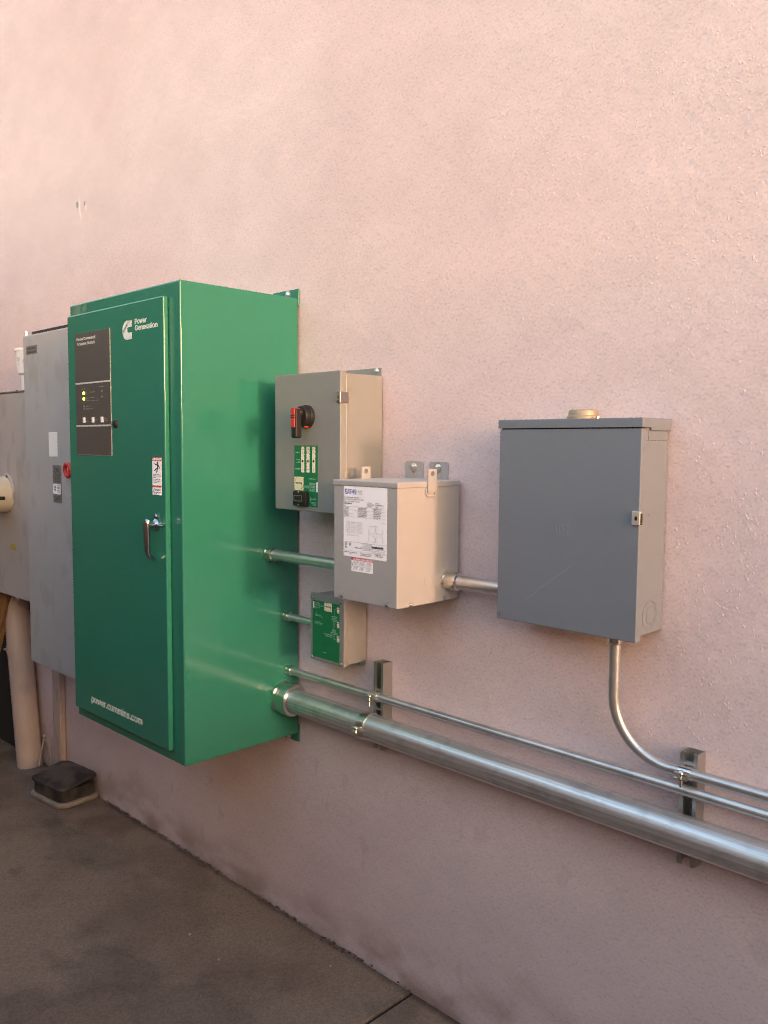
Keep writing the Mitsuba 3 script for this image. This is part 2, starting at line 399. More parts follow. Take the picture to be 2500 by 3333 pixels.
H = part(G, 'door_handle', cat(
    lathe([(0.019, 0), (0.019, .006), (0.0145, .010), (0.0115, .014), (0.0115, .034), (0.006, .036), (0, .036)], (-2.3735, dy, 1.4440), (0, -1, 0), 28),
    tube([(-2.3735, dy - .030, 1.458), (-2.3735, dy - .036, 1.450), (-2.3735, dy - .036, 1.40), (-2.3735, dy - .034, 1.36), (-2.3735, dy - .028, 1.344), (-2.3735, dy - .012, 1.337)], [.0095, .0115, .010, .0085, .0072, .0055], 16)), 'm_chrome')
part(G, 'door_handle_pin', cat(tube([(-2.360, dy - .010, 1.4440), (-2.327, dy - .006, 1.4440)], .0022, 10), lathe([(0.008, 0), (.008, .006), (.006, .009), (0, .010)], (-2.372, dy, 1.470), (0, -1, 0), 20)), 'm_chrome')
P = part(G, 'control_panel', rb(-2.909, -2.657, dy - .0018, dy - .0002, 1.6565, 2.0762, 0.0006, 8), 'm_panel')
py = dy - .0018
part(P, 'edge_trim', cat(bx(-2.6572, -2.6545, dy - .0022, dy - .0002, 1.656, 2.0765), bx(-2.909, -2.6545, dy - .0020, dy - .0002, 1.6545, 1.6563)), 'm_panel_edge', False)
for z in (1.9035, 1.7562):
    part(P, 'divider_bar', bx(-2.909, -2.6572, py - .0008, py - .0001, z - .0026, z + .0026), 'm_print_grey', False)
for z in (1.8691, 1.8502):
    k = part(P, 'indicator_lamp', lathe([(0.0056, 0), (.0056, .001), (.004, .003), (0, .0036)], (-2.848, py, z), (0, -1, 0), 16), 'm_black')
    scene[k]['emitter'] = {'type': 'area', 'radiance': rgb(0.10, 0.125, 0.010), 'sampling_weight': 0.5}
for x in (-2.8485, -2.7822, -2.7169):
    part(P, 'push_button', rb(x - .0085, x + .0085, py - .002, py - .0001, 1.7665, 1.7855, .001, 8), 'm_white')
for x, z in ((-2.7155, 1.8720), (-2.7155, 1.8530), (-2.848, 1.8235), (-2.848, 1.8145)):
    part(P, 'unlit_lamp', lathe([(0.0034, 0), (.0034, .001), (0, .0015)], (x, py, z), (0, -1, 0), 12), 'm_print_dim')
part(P, 'lettering', cat(text('PowerCommand', -2.8955, -2.757, 2.0515, 0.0098, py - .0001, True), text('Transfer Switch', -2.891, -2.7603, 2.0350, 0.0092, py - .0001, True)), 'm_print_grey', False)
fine = [words(-2.866, -2.834, 1.8828, .0022, 1), words(-2.736, -2.700, 1.8865, .0026, 2), words(-2.800, -2.764, 1.8700, .0024, 3), words(-2.797, -2.772, 1.8510, .0026, 4), words(-2.832, -2.735, 1.8420, .0012, 5),
        words(-2.834, -2.80, 1.8225, .0022, 6), words(-2.834, -2.785, 1.8132, .0022, 7), words(-2.834, -2.820, 1.7760, .002, 8), words(-2.834, -2.812, 1.7695, .002, 9), words(-2.767, -2.752, 1.7750, .0024, 10), words(-2.702, -2.686, 1.7775, .0022, 11), words(-2.702, -2.676, 1.7705, .0022, 12)]
part(P, 'small_print', front(unary_union(fine), py - .0001, .0003), 'm_print_dim', False)
part(G, 'door_lock', lathe([(0.0145, 0), (.0145, .003), (.011, .007), (0, .009)], (-2.6262, dy, 1.7611), (0, -1, 0), 24), 'm_black')
# emblem: a thick C cut square on the right, with a slanted band
out = unary_union([affinity.scale(Point(-2.540, 2.0588).buffer(0.0306, 48), 1.04, 1).intersection(sbox(-2.60, 1.9, -2.530, 2.2)), sbox(-2.5405, 2.0290, -2.5122, 2.0886)])
slot = unary_union([sbox(-2.5330, 2.0502, -2.50, 2.0678), Point(-2.5330, 2.059).buffer(.0088)])
band = LineString([(-2.5735, 2.0485), (-2.5165, 2.0960)])
emb = out.difference(slot).difference(band.buffer(.0056, cap_style=2).difference(band.buffer(.0044, cap_style=2)))
emb = emb.difference(unary_union([]))
part(G, 'emblem', front(emb, dy - .0001), 'm_letter', False)
part(G, 'emblem_band', front(band.buffer(.0044, cap_style=2).intersection(out), dy - .0002, .0006), 'm_print_grey', False)
part(G, 'emblem_lettering', text('Cummins', -2.5655, None, 2.0525, 0.0062, dy - .0008, True, .0003, math.atan2(.0475, .057)), 'm_green', False)
part(G, 'lettering', cat(text('Power', -2.4912, -2.4185, 2.0738, 0.0158, dy - .0001, True), text('Generation', -2.4916, -2.3556, 2.0535, 0.0158, dy - .0001, True)), 'm_letter', False)
part(G, 'web_address', text('power.cummins.com', -2.8411, -2.4852, 0.7745, 0.0235, dy - .0001, True), 'm_letter', False)
L = part(G, 'danger_label', front(sbox(-2.3975, 1.537, -2.342, 1.655), dy - .0001, .0004), 'm_paper', False, label='narrow danger label with a red header and a falling figure')
ly = dy - .0006
part(L, 'red_header', front(sbox(-2.3975, 1.6427, -2.342, 1.655), ly, .0003), 'm_red_ink', False)
part(L, 'header_lettering', cat(text('DANGER', -2.3845, -2.3445, 1.6450, .0075, ly - .0004, True, .0003), front(Polygon([(-2.395, 1.6445), (-2.3865, 1.6445), (-2.3908, 1.6530)]), ly - .0004, .0003)), 'm_paper', False)
fig = unary_union([Point(-2.3655, 1.6372).buffer(.0035), LineString([(-2.3660, 1.632), (-2.3635, 1.6235)]).buffer(.0030), LineString([(-2.3655, 1.6315), (-2.3790, 1.6318)]).buffer(.0015), LineString([(-2.379, 1.632), (-2.388, 1.6372)]).buffer(.0008),
                   LineString([(-2.3640, 1.631), (-2.3565, 1.6265), (-2.3520, 1.6200)]).buffer(.0015), LineString([(-2.3635, 1.6225), (-2.3735, 1.6180), (-2.3840, 1.6125)]).buffer(.0018), LineString([(-2.3635, 1.6225), (-2.3670, 1.6140), (-2.3735, 1.6060)]).buffer(.0018)])
part(L, 'falling_figure', front(fig, ly, .0003), 'm_black_ink', False)
part(L, 'orange_bar', front(sbox(-2.3975, 1.5608, -2.342, 1.5665), ly, .0003), 'm_orange_ink', False)
sm = [words(-2.392, -2.347, z, .0019, i + 20, f) for i, (z, f) in enumerate(((1.6000, .8), (1.5952, 1), (1.5905, .4), (1.5838, 1), (1.5792, .95), (1.5745, .5), (1.5540, 1), (1.5505, 1), (1.5445, 1), (1.5410, .5)))]
part(L, 'small_print', front(unary_union(sm), ly, .0003), 'm_ink', False)

# ------------------------------------------------------------------ grey surge disconnect with rotary handle
S_ = thing('rotary_switch_box', 'grey switch box with black and red rotary handle beside the green cabinet', 'electrical box')
sx0, sx1, sz0, sz1, sd = -2.1632, -1.8540, 1.4922, 1.9137, -0.1833
part(S_, 'body', rb(sx0 + .006, sx1 - .006, -0.1590, -0.004, sz0 + .006, sz1 - .006, .003), 'm_grey_switch')
part(S_, 'rolled_edge', tube([(sx1 - .0075, -.1555, sz0 + .010), (sx1 - .0075, -.1555, sz1 - .010)], .0055, 14), 'm_grey_switch', True)
part(S_, 'cover', rb(sx0, sx1, sd, -0.1605, sz0, sz1, .003), 'm_grey_switch')
part(S_, 'mounting_plate', rb(-2.06, -1.866, -0.0038, -0.001, sz1 - .03, 1.9335, .001, 8), 'm_grey_switch')
part(S_, 'bolt', screw(-1.885, -.0038, 1.9245, .007), 'm_zinc')
part(S_, 'latch', cat(rb(sx1 - .004, sx1 + .0035, -.1865, -.1535, 1.8195, 1.8515, .0015, 8), rb(sx1 - .012, sx1 + .002, -.1875, -.1825, 1.8195, 1.8515, .0012, 8), lathe([(.0035, 0), (.0035, .002), (0, .003)], (sx1 - .007, -.187, 1.842), (0, -1, 0), 12), lathe([(.0035, 0), (.0035, .002), (0, .003)], (sx1 - .007, -.187, 1.828), (0, -1, 0), 12)), 'm_stainless')
R = part(S_, 'rotary_handle', cat(
    lathe([(.0350, 0), (.0350, .010), (.0335, .0125), (.0315, .0130), (.0315, .026), (.029, .030), (0, .031)], (-2.003, sd, 1.7816), (0, -1, 0), 44),
    lathe([(.0150, .028), (.0140, .036), (.0120, .040)], (-2.003, sd, 1.7930), (0, -1, 0), 24),
    mesh_of(m3.Manifold.batch_hull([m3.Manifold.sphere(.006, 14).translate(q) for q in [(-2.003 + dx_, sd - y_, z_) for y_, z_ in ((.037, 1.799), (.051, 1.799), (.037, 1.722), (.050, 1.722)) for dx_ in (-.0065, .0065)]]))), 'm_black', 35)
part(R, 'red_insert', rb(-2.0125, -1.9945, sd - .0585, sd - .054, 1.748, 1.8035, .0015, 8), 'm_red')
part(R, 'red_insert', rb(-2.0125, -1.9945, sd - .056, sd - .036, 1.8040, 1.8065, .001, 8), 'm_red')
part(R, 'groove', cat(bx(-2.0128, -1.9942, sd - .0590, sd - .057, 1.7825, 1.7850), bx(-2.0128, -1.9942, sd - .0590, sd - .057, 1.7765, 1.7790)), 'm_black', False)
part(R, 'red_mark', rb(-1.988, -1.983, sd - .028, sd - .012, 1.7485, 1.7525, .001, 8), 'm_red')
A = part(S_, 'green_label', front(sbox(-2.0656, 1.5074, -1.9547, 1.6941), sd - .0001, .0005), 'm_decal_green', False)
ay = sd - .0007
for i, x in enumerate((-2.0323, -2.0066, -1.9801)):
    q = part(A, 'indicator_strip', front(sbox(x, 1.6120, x + .0139, 1.6903), ay, .0003), 'm_strip', False)
    part(q, 'lettering', text(('1A', '1B', '1C')[i], x + .0014, x + .0125, 1.6802, .0078, ay - .0004, False, .0002), 'm_ink', False)
    c = x + .00695
    part(q, 'round_mark', front(Point(c, 1.6730).buffer(.0038).difference(Point(c, 1.673).buffer(.0021)), ay - .0004, .0002), 'm_ink_light', False)
    part(q, 'lamp_hole', front(affinity.scale(Point(c, 1.6467).buffer(.0042), .9, 1), ay - .0004, .0002), 'm_black_ink', False)
    part(q, 'square_mark', front(sbox(c - .003, 1.6175, c + .003, 1.6235), ay - .0004, .0002), 'm_ink_faint', False)
st = part(A, 'cream_sticker', front(sbox(-2.0649, 1.5560, -2.0219, 1.5975), ay, .0004), 'm_cream_sticker', False)
arcs = unary_union([LineString([(-2.0585 + .006 - .006 * math.cos(t), 1.588 + .006 * math.sin(t)) for t in np.linspace(-.6, 2.3, 12)]).buffer(.0005), LineString([(-2.0335 + .006 * math.cos(t), 1.566 - .006 * math.sin(t)) for t in np.linspace(-.6, 2.3, 12)]).buffer(.0006)])
part(st, 'print', front(unary_union([sbox(-2.0600, 1.5765, -2.0285, 1.5802), sbox(-2.0312, 1.5735, -2.0285, 1.5802), arcs]), ay - .0005, .0002), 'm_plate_ink', False)
part(A, 'lettering', cat(text('SURGE', -1.9935, -1.9655, 1.5738, .0072, ay, True, .0003), text('PROTECTION', -2.0175, -1.9655, 1.5645, .0072, ay, True, .0003), text('DEVICE', -1.9935, -1.9655, 1.5550, .0072, ay, True, .0003)), 'm_decal_pale', False)
part(A, 'white_tab', front(sbox(-1.9618, 1.5535, -1.9535, 1.5830), ay, .0003), 'm_white', False)
dec = [words(-2.0595, -2.0355, 1.6714, .0026, 31), words(-2.055, -2.0355, 1.6488, .0022, 32), words(-2.046, -2.0355, 1.6447, .0018, 33), words(-2.0595, -2.0355, 1.6405, .0018, 34), words(-2.0595, -2.036, 1.6222, .0026, 35), words(-2.061, -2.036, 1.6185, .0014, 36),
       words(-1.996, -1.966, 1.5915, .0022, 37), words(-1.990, -1.962, 1.5198, .0014, 38), words(-1.983, -1.962, 1.5160, .0018, 39), words(-1.976, -1.962, 1.5120, .0014, 40),
       LineString([(-1.9905, 1.526), (-1.9875, 1.5295), (-1.9865, 1.5375), (-1.9872, 1.5245), (-1.9845, 1.5325)]).buffer(.0007)]
part(A, 'small_print', cat(front(unary_union(dec), ay, .0003), text('pnor', -1.9845, -1.9620, 1.5290, .0065, ay, False, .0003)), 'm_decal_pale', False)
K = part(S_, 'black_counter', cat(rb(-2.0560, -1.9945, sd - .016, sd - .0008, 1.5085, 1.5545, .004), rb(-2.0515, -1.9990, sd - .018, sd - .014, 1.5165, 1.5470, .002)), 'm_black')
part(K, 'frame', front(sbox(-2.0470, 1.5235, -2.0085, 1.5415).difference(sbox(-2.0455, 1.5250, -2.0100, 1.5400)), sd - .0181, .0006), 'm_print_dim', False)
for z in (1.5120, 1.5510):
    part(K, 'screw', screw(-2.0270, sd - .016, z, .0022), 'm_stainless')

# ------------------------------------------------------------------ transformer
TR = thing('transformer_box', 'grey transformer box with white data label and folded lid with lifting tabs', 'transformer')
tx0, tx1, tz0, tz1, td = -1.7935, -1.5379, 1.2638, 1.6002, -0.2674
part(TR, 'body', rb(tx0 + .0025, tx1 - .0025, td + .0025, -.013, tz0, tz1 - .004, .003), 'm_grey_trans')
part(TR, 'lid', cat(rb(tx0, tx1, td, -.0125, tz1 - .0165, tz1, .0035)), 'm_grey_trans')
tabp = sbox(-.1535, 1.5700, -.1175, 1.6340).difference(Point(-.1355, 1.6205).buffer(.0075, 24))
for k_, x in enumerate((tx1 + .0005, tx0 - .0040)):
    part(TR, 'lifting_tab', side(tabp, x, .0035), 'm_grey_trans', False)
part(TR, 'tab_weld', cat(tube([(tx1 - .0005, -.156, 1.580), (tx1 - .0005, -.158, 1.566), (tx1 - .0005, -.150, 1.560), (tx1 - .0005, -.122, 1.560), (tx1 - .0005, -.118, 1.570)], .0028, 10)), 'm_grey_trans')
for xa, xb in ((-1.759, -1.6886), (-1.6632, -1.5928)):
    e = sbox(xa + .008, 1.56, xb - .008, 1.6420).buffer(.008).difference(sbox((xa + xb) / 2 - .006, 1.607, (xa + xb) / 2 + .006, 1.628))
    part(TR, 'mounting_ear', front(e, -.002, .004), 'm_grey_trans', 40)
    part(TR, 'bolt', cat(screw((xa + xb) / 2, -.008, 1.634, .0085), lathe([(.014, 0), (.014, .002), (0, .002)], ((xa + xb) / 2, -.006, 1.634), (0, -1, 0), 20)), 'm_zinc')
part(TR, 'wall_bracket', rb(-1.72, -1.64, -.0125, -.0005, 1.245, 1.60, .001, 8), 'm_grey_trans')
for x, y, z, ax in ((-1.7551, td + .0025, 1.2740, (0, -1, 0)), (-1.5774, td + .0025, 1.2711, (0, -1, 0)), (tx1 - .0025, -.2113, 1.2700, (1, 0, 0)), (tx1 - .0025, -.0742, 1.2708, (1, 0, 0))):
    part(TR, 'screw', screw(x, y, z, .0048, ax), 'm_chrome')
part(TR, 'knockout', lathe([(.0182, -.0005), (.0178, .0010), (.0168, .0010), (.0164, -.0005)], (tx1 - .0025, -.1414, 1.3266), (1, 0, 0), 32), 'm_grey_trans')
part(TR, 'bottom_fitting', lathe([(.014, 0), (.014, .012), (0, .012)], (-1.60, -.06, 1.2638), (0, 0, -1), 16), 'm_stainless')
# data label
fy = td + .0025
lab = sbox(-1.7465, 1.3905, -1.5815, 1.5815).buffer(.0022)
N = part(TR, 'data_label', front(lab, fy - .0001, .0004), 'm_paper', False, label='white printed data label with a blue maker name')
ny = fy - .0006
X0, X1, Z0, Z1 = -1.7490, -1.5790, 1.3882, 1.5840
LW, LH = X1 - X0, Z1 - Z0
fx = lambda u: X0 + u * LW
fz = lambda v: Z1 - v * LH
# EATON with its cut A and dotted O
ex0, ex1, ez0, ez1 = fx(.035), fx(.300), fz(.112), fz(.043)
ew, eh = ex1 - ex0, ez1 - ez0
el = eh * .98
part(N, 'maker_name', cat(text('E', ex0, ex0 + .175 * ew, ez0, el, ny, True, .0003), text('A', ex0 + .185 * ew, ex0 + .405 * ew, ez0, el, ny, True, .0003), text('T', ex0 + .385 * ew, ex0 + .585 * ew, ez0, el, ny, True, .0003),
                          front(affinity.scale(Point(ex0 + .655 * ew, ez0 + .5 * eh).buffer(1), .05 * ew, .2 * eh), ny, .0003), text('N', ex0 + .735 * ew, ex1, ez0, el, ny, True, .0003)), 'm_blue_ink', False)
ruled = [sbox(fx(.01), fz(v) - .0003, fx(.985), fz(v) + .0003) for v in (.287, .336, .385, .434, .790, .918)] + [sbox(fx(.46), fz(v) - .0003, fx(b), fz(v) + .0003) for v, b in ((.795, .66), (.858, .985))] + \
        [sbox(fx(u) - .0003, fz(.905), fx(u) + .0003, fz(.795)) for u in (.46, .655)]
part(N, 'ruled_lines', front(unary_union(ruled), ny, .0003), 'm_ink', False)
t_dark = [words(fx(.015), fx(.40), fz(.165), .0021, 51), words(fx(.015), fx(.47), fz(.193), .0021, 52), words(fx(.015), fx(.20), fz(.256), .0034, 54), words(fx(.555), fx(.66), fz(.228), .0022, 55), words(fx(.555), fx(.71), fz(.252), .0022, 56), words(fx(.555), fx(.66), fz(.276), .0022, 57), words(fx(.74), fx(.84), fz(.228), .0022, 58), words(fx(.74), fx(.93), fz(.252), .0022, 59), words(fx(.74), fx(.81), fz(.276), .0022, 60)]
for r_, (a, b) in enumerate(((.298, .318), (.346, .366), (.394, .414))):
    for c_, (ua, ub) in enumerate(((.015, .16), (.34, .62), (.70, .92))):
        t_dark += [words(fx(ua), fx(ub), fz(a + .010), .0021, 70 + r_ * 9 + c_, .8), words(fx(ua), fx(ub), fz(b + .010), .0021, 90 + r_ * 9 + c_, .7)]
t_dark += [words(fx(.015), fx(.33), fz(.945), .0019, 120), words(fx(.15), fx(.2), fz(.965), .0018, 121), words(fx(.39), fx(.66), fz(.945), .0019, 122), words(fx(.39), fx(.64), fz(.968), .0019, 123), words(fx(.74), fx(.90), fz(.935), .0019, 124), words(fx(.74), fx(.92), fz(.957), .0019, 125), words(fx(.27), fx(.44), fz(.872), .0028, 126)]
part(N, 'print', front(unary_union(t_dark), ny, .0003), 'm_ink', False)
t_l = [words(fx(.345), fx(.44), fz(v), .0024, 130 + i) for i, v in enumerate((.068, .090, .113))] + [words(fx(.015), fx(.38), fz(.226), .0034, 53)]
for i, v in enumerate((.815, .833, .851, .872, .888)):
    t_l.append(words(fx(.475), fx(.64), fz(v), .0016, 140 + i))
for i, v in enumerate((.862, .885, .905)):
    t_l.append(words(fx(.68), fx(.96), fz(v), .0014, 150 + i))
part(N, 'light_print', front(unary_union(t_l), ny, .0003), 'm_ink_light', False, kind='stuff')
tab = []
for i in range(9):
    for a, b in ((.05, .165), (.18, .31), (.325, .455)):
        tab.append(words(fx(a), fx(b), fz(.515 + .0185 * i), .0018, 160 + i * 5 + int(a * 100), .95))
tab += [sbox(fx(.05), fz(.505), fx(.46), fz(.502)), words(fx(.08), fx(.40), fz(.70), .0018, 230), words(fx(.62), fx(.80), fz(.545), .002, 231), words(fx(.67), fx(.78), fz(.765), .002, 232), words(fx(.88), fx(.98), fz(.487), .0016, 233)]
part(N, 'table', front(unary_union(tab), ny, .0003), 'm_ink_faint', False, kind='stuff')
def wire(*pts): return LineString([(fx(a), fz(b)) for a, b in pts]).buffer(.0004, cap_style=2)
diag = unary_union([wire((.585, .560), (.585, .645), (.715, .645), (.725, .615), (.76, .60), (.73, .585), (.75, .56)), wire((.905, .560), (.905, .645), (.775, .645), (.765, .615), (.73, .60), (.76, .585), (.74, .56)),
                    wire((.585, .760), (.585, .675), (.715, .675), (.725, .70), (.76, .715), (.73, .73), (.75, .755)), wire((.905, .760), (.905, .675), (.775, .675), (.765, .70), (.73, .715), (.76, .73), (.74, .755))])
part(N, 'wiring_diagram', front(diag, ny, .0003), 'm_ink_light', False)
part(N, 'listing_marks', front(unary_union([Point(fx(.063), fz(.826)).buffer(.0050).difference(Point(fx(.063), fz(.826)).buffer(.0038)), sbox(fx(.052), fz(.84), fx(.058), fz(.812)), sbox(fx(.066), fz(.84), fx(.072), fz(.812)), sbox(fx(.036), fz(.880), fx(.092), fz(.862)),
                                          Point(fx(.163), fz(.826)).buffer(.0050).difference(Point(fx(.167), fz(.826)).buffer(.0030)).difference(sbox(fx(.168), fz(.834), fx(.21), fz(.818))), sbox(fx(.158), fz(.832), fx(.178), fz(.822))]), ny, .0003), 'm_ink', False)
part(N, 'barcode', front(unary_union([sbox(fx(.665 + i * .0088), fz(.846), fx(.665 + i * .0088 + (.0055 if i % 3 else .0075)), fz(.818)) for i in range(30)]), ny, .0003), 'm_black_ink', False)
wz = 1.3487
Wl = part(TR, 'warning_label', front(sbox(-1.7150, 1.3500, -1.6330, 1.3858).buffer(.0015), fy - .0001, .0004), 'm_paper', False, label='small white warning label with three columns under a red strip')
part(Wl, 'red_header', front(sbox(-1.7165, 1.3795, -1.6315, 1.3872), ny, .0003), 'm_red_ink', False)
part(Wl, 'header_lettering', cat([text('DANGER', x, x + .0185, 1.3813, .0040, ny - .0004, True, .0002) for x in (-1.7035, -1.6795, -1.6525)] + [front(Polygon([(x - .0055, 1.3808), (x - .0015, 1.3808), (x - .0035, 1.3860)]), ny - .0004, .0002) for x in (-1.7035, -1.6795, -1.6525)]), 'm_paper', False)
wl = [sbox(x - .0002, 1.350, x + .0002, 1.379) for x in (-1.7085, -1.6835, -1.6575)] + [sbox(-1.7085, 1.3648, -1.6325, 1.3652)]
for c_, xa in enumerate((-1.7065, -1.6815, -1.6555)):
    for i in range(4):
        wl += [words(xa, xa + .021, 1.3758 - i * .0027, .0015, 240 + c_ * 9 + i, .9), words(xa, xa + .021, 1.3618 - i * .0027, .0015, 280 + c_ * 9 + i, .9 - .1 * i)]
part(Wl, 'small_print', front(unary_union(wl), ny, .0003), 'm_ink_light', False)
part(Wl, 'figure', front(LineString([(-1.7135, 1.3705), (-1.7115, 1.3690), (-1.7110, 1.3660), (-1.7135, 1.3635)]).buffer(.0007), ny, .0003), 'm_black_ink', False)

# ------------------------------------------------------------------ slate panel board on the right
Q = thing('panel_board', 'slate grey rainproof panel box with a bronze hub on its lid', 'electrical box')
qx0, qx1, qz0, qz1, qd = -1.3129, -0.9232, 1.2578, 1.7627, -0.1318
part(Q, 'body', rb(qx0 + .003, qx1 - .0035, -.108, -.003, qz0 + .012, qz1 - .006, .0025), 'm_slate')
part(Q, 'door', rb(qx0, qx1 - .001, qd, -.1085, qz0, 1.7392, .0025), 'm_slate')
part(Q, 'rain_hood', cat(rb(qx0 - .0025, qx1 + .0025, qd - .004, -.0025, qz1 - .0035, qz1, .0016, 8), rb(qx0 - .0025, qx1 + .0025, qd - .004, qd - .0015, 1.7412, qz1 - .0005, .0012, 8),
                        rb(qx1 + .0005, qx1 + .0027, qd - .0035, -.0025, 1.7412, qz1 - .0005, .0010, 8), rb(qx1 - .0008, qx1 + .0024, -.094, -.0030, 1.7350, 1.7445, .0010, 8), rb(qx0 - .0025, qx0 - .0005, qd - .0035, -.0025, 1.7412, qz1 - .0005, .0010, 8)), 'm_slate')
part(Q, 'shadow_gap', bx(qx0 + .004, qx1 - .004, qd + .004, -.006, 1.7385, 1.7420), 'm_gap', False)
part(Q, 'side_seam', cat(bx(qx1 - .0040, qx1 - .0030, -.097, -.0958, 1.712, 1.735), bx(qx1 - .0040, qx1 - .0030, -.110, -.006, 1.7118, 1.7130)), 'm_plate_ink', False)
part(Q, 'latch', cat(rb(-.9400, -.9195, qd - .0065, qd + .001, 1.5240, 1.5550, .0015, 8)), 'm_steel_light')
part(Q, 'latch_slot', front(affinity.scale(Point(-.9290, 1.5395).buffer(.0042), .75, 1.2), qd - .0066, .0006), 'm_black', False)
part(Q, 'latch_edge', bx(-.9193, -.9175, qd - .0045, qd + .002, 1.5255, 1.5500), 'm_gap', False)
sq = sbox(-1.1395, 1.4880, -1.1065, 1.5135)
lg = unary_union([sq.difference(sq.buffer(-.0016)), sbox(-1.1320, 1.4935, -1.1300, 1.5080), LineString([(-1.131, 1.5075), (-1.122, 1.507), (-1.1165, 1.5005), (-1.122, 1.4945), (-1.131, 1.494)]).buffer(.0008)])
part(Q, 'embossed_mark', front(lg, qd + .0001, .0010), 'm_slate_edge', False)
part(Q, 'knockout', cat([lathe([(r + .0012, -.0004), (r + .0010, .0009), (r - .0004, .0009), (r - .0008, -.0004)], (qx1 - .0035, -.066 + o, 1.3123), (1, 0, 0), 40) for r, o in ((.033, 0), (.021, .006))]), 'm_slate')
part(Q, 'side_rivet', screw(qx1 - .0035, -.085, 1.545, .0022, (1, 0, 0)), 'm_slate')
part(Q, 'hinge_mark', bx(qx0 + .0075, qx0 + .0090, qd - .0004, qd + .0002, 1.264, 1.275), 'm_plate_ink', False)
part(Q, 'hub', cat(lathe([(.0385, 0), (.0385, .006), (.0360, .009), (.0355, .0175), (.0335, .0215), (.0290, .0230), (0, .0232)], (-1.1108, -.070, qz1), (0, 0, 1), 48)), 'm_bronze')
part(Q, 'hub_screw', cat(lathe([(.004, 0), (.004, .006), (0, .007)], (-1.1108 + .050, -.090, qz1), (0, 0, 1), 10)), 'm_zinc')
part(Q, 'hub_screw', cat(lathe([(.0035, 0), (.0035, .004), (0, .005)], (-1.1108 - .050, -.050, qz1), (0, 0, 1), 10), lathe([(.0035, 0), (.0035, .004), (0, .005)], (-1.1108 - .058, -.048, qz1), (0, 0, 1), 10)), 'm_bronze')

# ------------------------------------------------------------------ small surge box
M_ = thing('small_surge_box', 'small grey box with green printed face and four screws below the transformer', 'electrical box')
mx0, mx1, mz0, mz1, md = -2.0825, -1.9202, 1.0041, 1.2215, -0.1049
part(M_, 'body', rb(mx0 + .004, mx1 - .004, -.0870, -.004, mz0 + .004, mz1 - .004, .003), 'm_grey_switch')
part(M_, 'cover', rb(mx0, mx1, md, -.0885, mz0, mz1, .004), 'm_grey_switch')
part(M_, 'mounting_foot', rb(-1.962, -1.934, -.022, -.001, mz0 - .010, mz0 + .010, .0015, 8), 'm_stainless')
for x in (mx0 + .0085, mx1 - .0150):
    for z in (mz0 + .0115, mz1 - .0125):
        part(M_, 'screw', screw(x, md, z, .0050), 'm_chrome')
B = part(M_, 'green_label', front(sbox(-2.0705, 1.0155, -1.9413, 1.2000), md - .0001, .0004), 'm_decal_green', False)
by = md - .0006
part(B, 'white_bar', front(sbox(-2.0680, 1.1735, -2.0630, 1.1960), by, .0003), 'm_strip', False)
part(B, 'lettering', cat(text('SURGE', -2.0605, -2.0360, 1.1900, .0052, by, False, .0003), text('PROTECTION', -2.0605, -2.0110, 1.1828, .0052, by, False, .0003), text('DEVICE', -2.0605, -2.0345, 1.1756, .0052, by, False, .0003)), 'm_decal_pale', False)
cs = part(B, 'cream_sticker', front(sbox(-2.0125, 1.1715, -1.9770, 1.1985), by, .0004), 'm_cream_sticker', False)
part(cs, 'print', front(unary_union([sbox(-2.0095, 1.1850, -1.9810, 1.1875), sbox(-1.9830, 1.1810, -1.9808, 1.1870), LineString([(-2.006, 1.194), (-1.998, 1.1965), (-1.990, 1.195)]).buffer(.0004), LineString([(-1.989, 1.174), (-1.984, 1.174), (-1.982, 1.177)]).buffer(.0005)]), by - .0005, .0002), 'm_plate_ink', False)
for z in (1.1905, 1.1450, 1.0995):
    q = part(B, 'indicator_strip', front(sbox(-1.9530, z - .0185, -1.9430, z), by, .0003), 'm_strip', False)
    part(q, 'lamp_hole', front(unary_union([Point(-1.948, z - .0045).buffer(.0027)]), by - .0004, .0002), 'm_black_ink', False)
    part(q, 'mark', front(sbox(-1.9505, z - .0160, -1.9455, z - .0105), by - .0004, .0002), 'm_ink_light', False)
mp = []
for i, (a, b, z) in enumerate(((-1.979, -1.951, 1.1660), (-1.976, -1.955, 1.1612), (-1.979, -1.951, 1.1565), (-1.975, -1.954, 1.1520), (-1.976, -1.955, 1.1232), (-1.975, -1.958, 1.1185), (-1.981, -1.950, 1.1145), (-1.983, -1.950, 1.1100), (-2.015, -1.974, 1.1050), (-2.009, -1.976, 1.0995),
                            (-2.052, -2.030, 1.1395), (-2.061, -2.022, 1.1360), (-2.055, -2.025, 1.1325), (-2.018, -2.003, 1.0435))):
    mp.append(words(a, b, z - .008 if z < 1.17 else z, .0021 if a > -2.02 else .0012, 300 + i))
mp += [LineString([(-1.954, 1.183), (-1.966, 1.183), (-1.966, 1.163)]).buffer(.0004), LineString([(-1.967, 1.143), (-1.967, 1.118)]).buffer(.0004), LineString([(-1.967, 1.137), (-1.954, 1.137)]).buffer(.0004), LineString([(-1.967, 1.098), (-1.967, 1.088), (-1.955, 1.088)]).buffer(.0004),
       LineString([(-2.0575, 1.1520), (-2.0535, 1.1545), (-2.0525, 1.1615), (-2.0530, 1.1500)]).buffer(.0006), LineString([(-2.030, 1.1500), (-2.022, 1.1470)]).buffer(.0005)]
part(B, 'small_print', cat(front(unary_union(mp), by, .0003), text('pnor', -2.0510, -2.0300, 1.1505, .0058, by, False, .0003)), 'm_decal_pale', False)

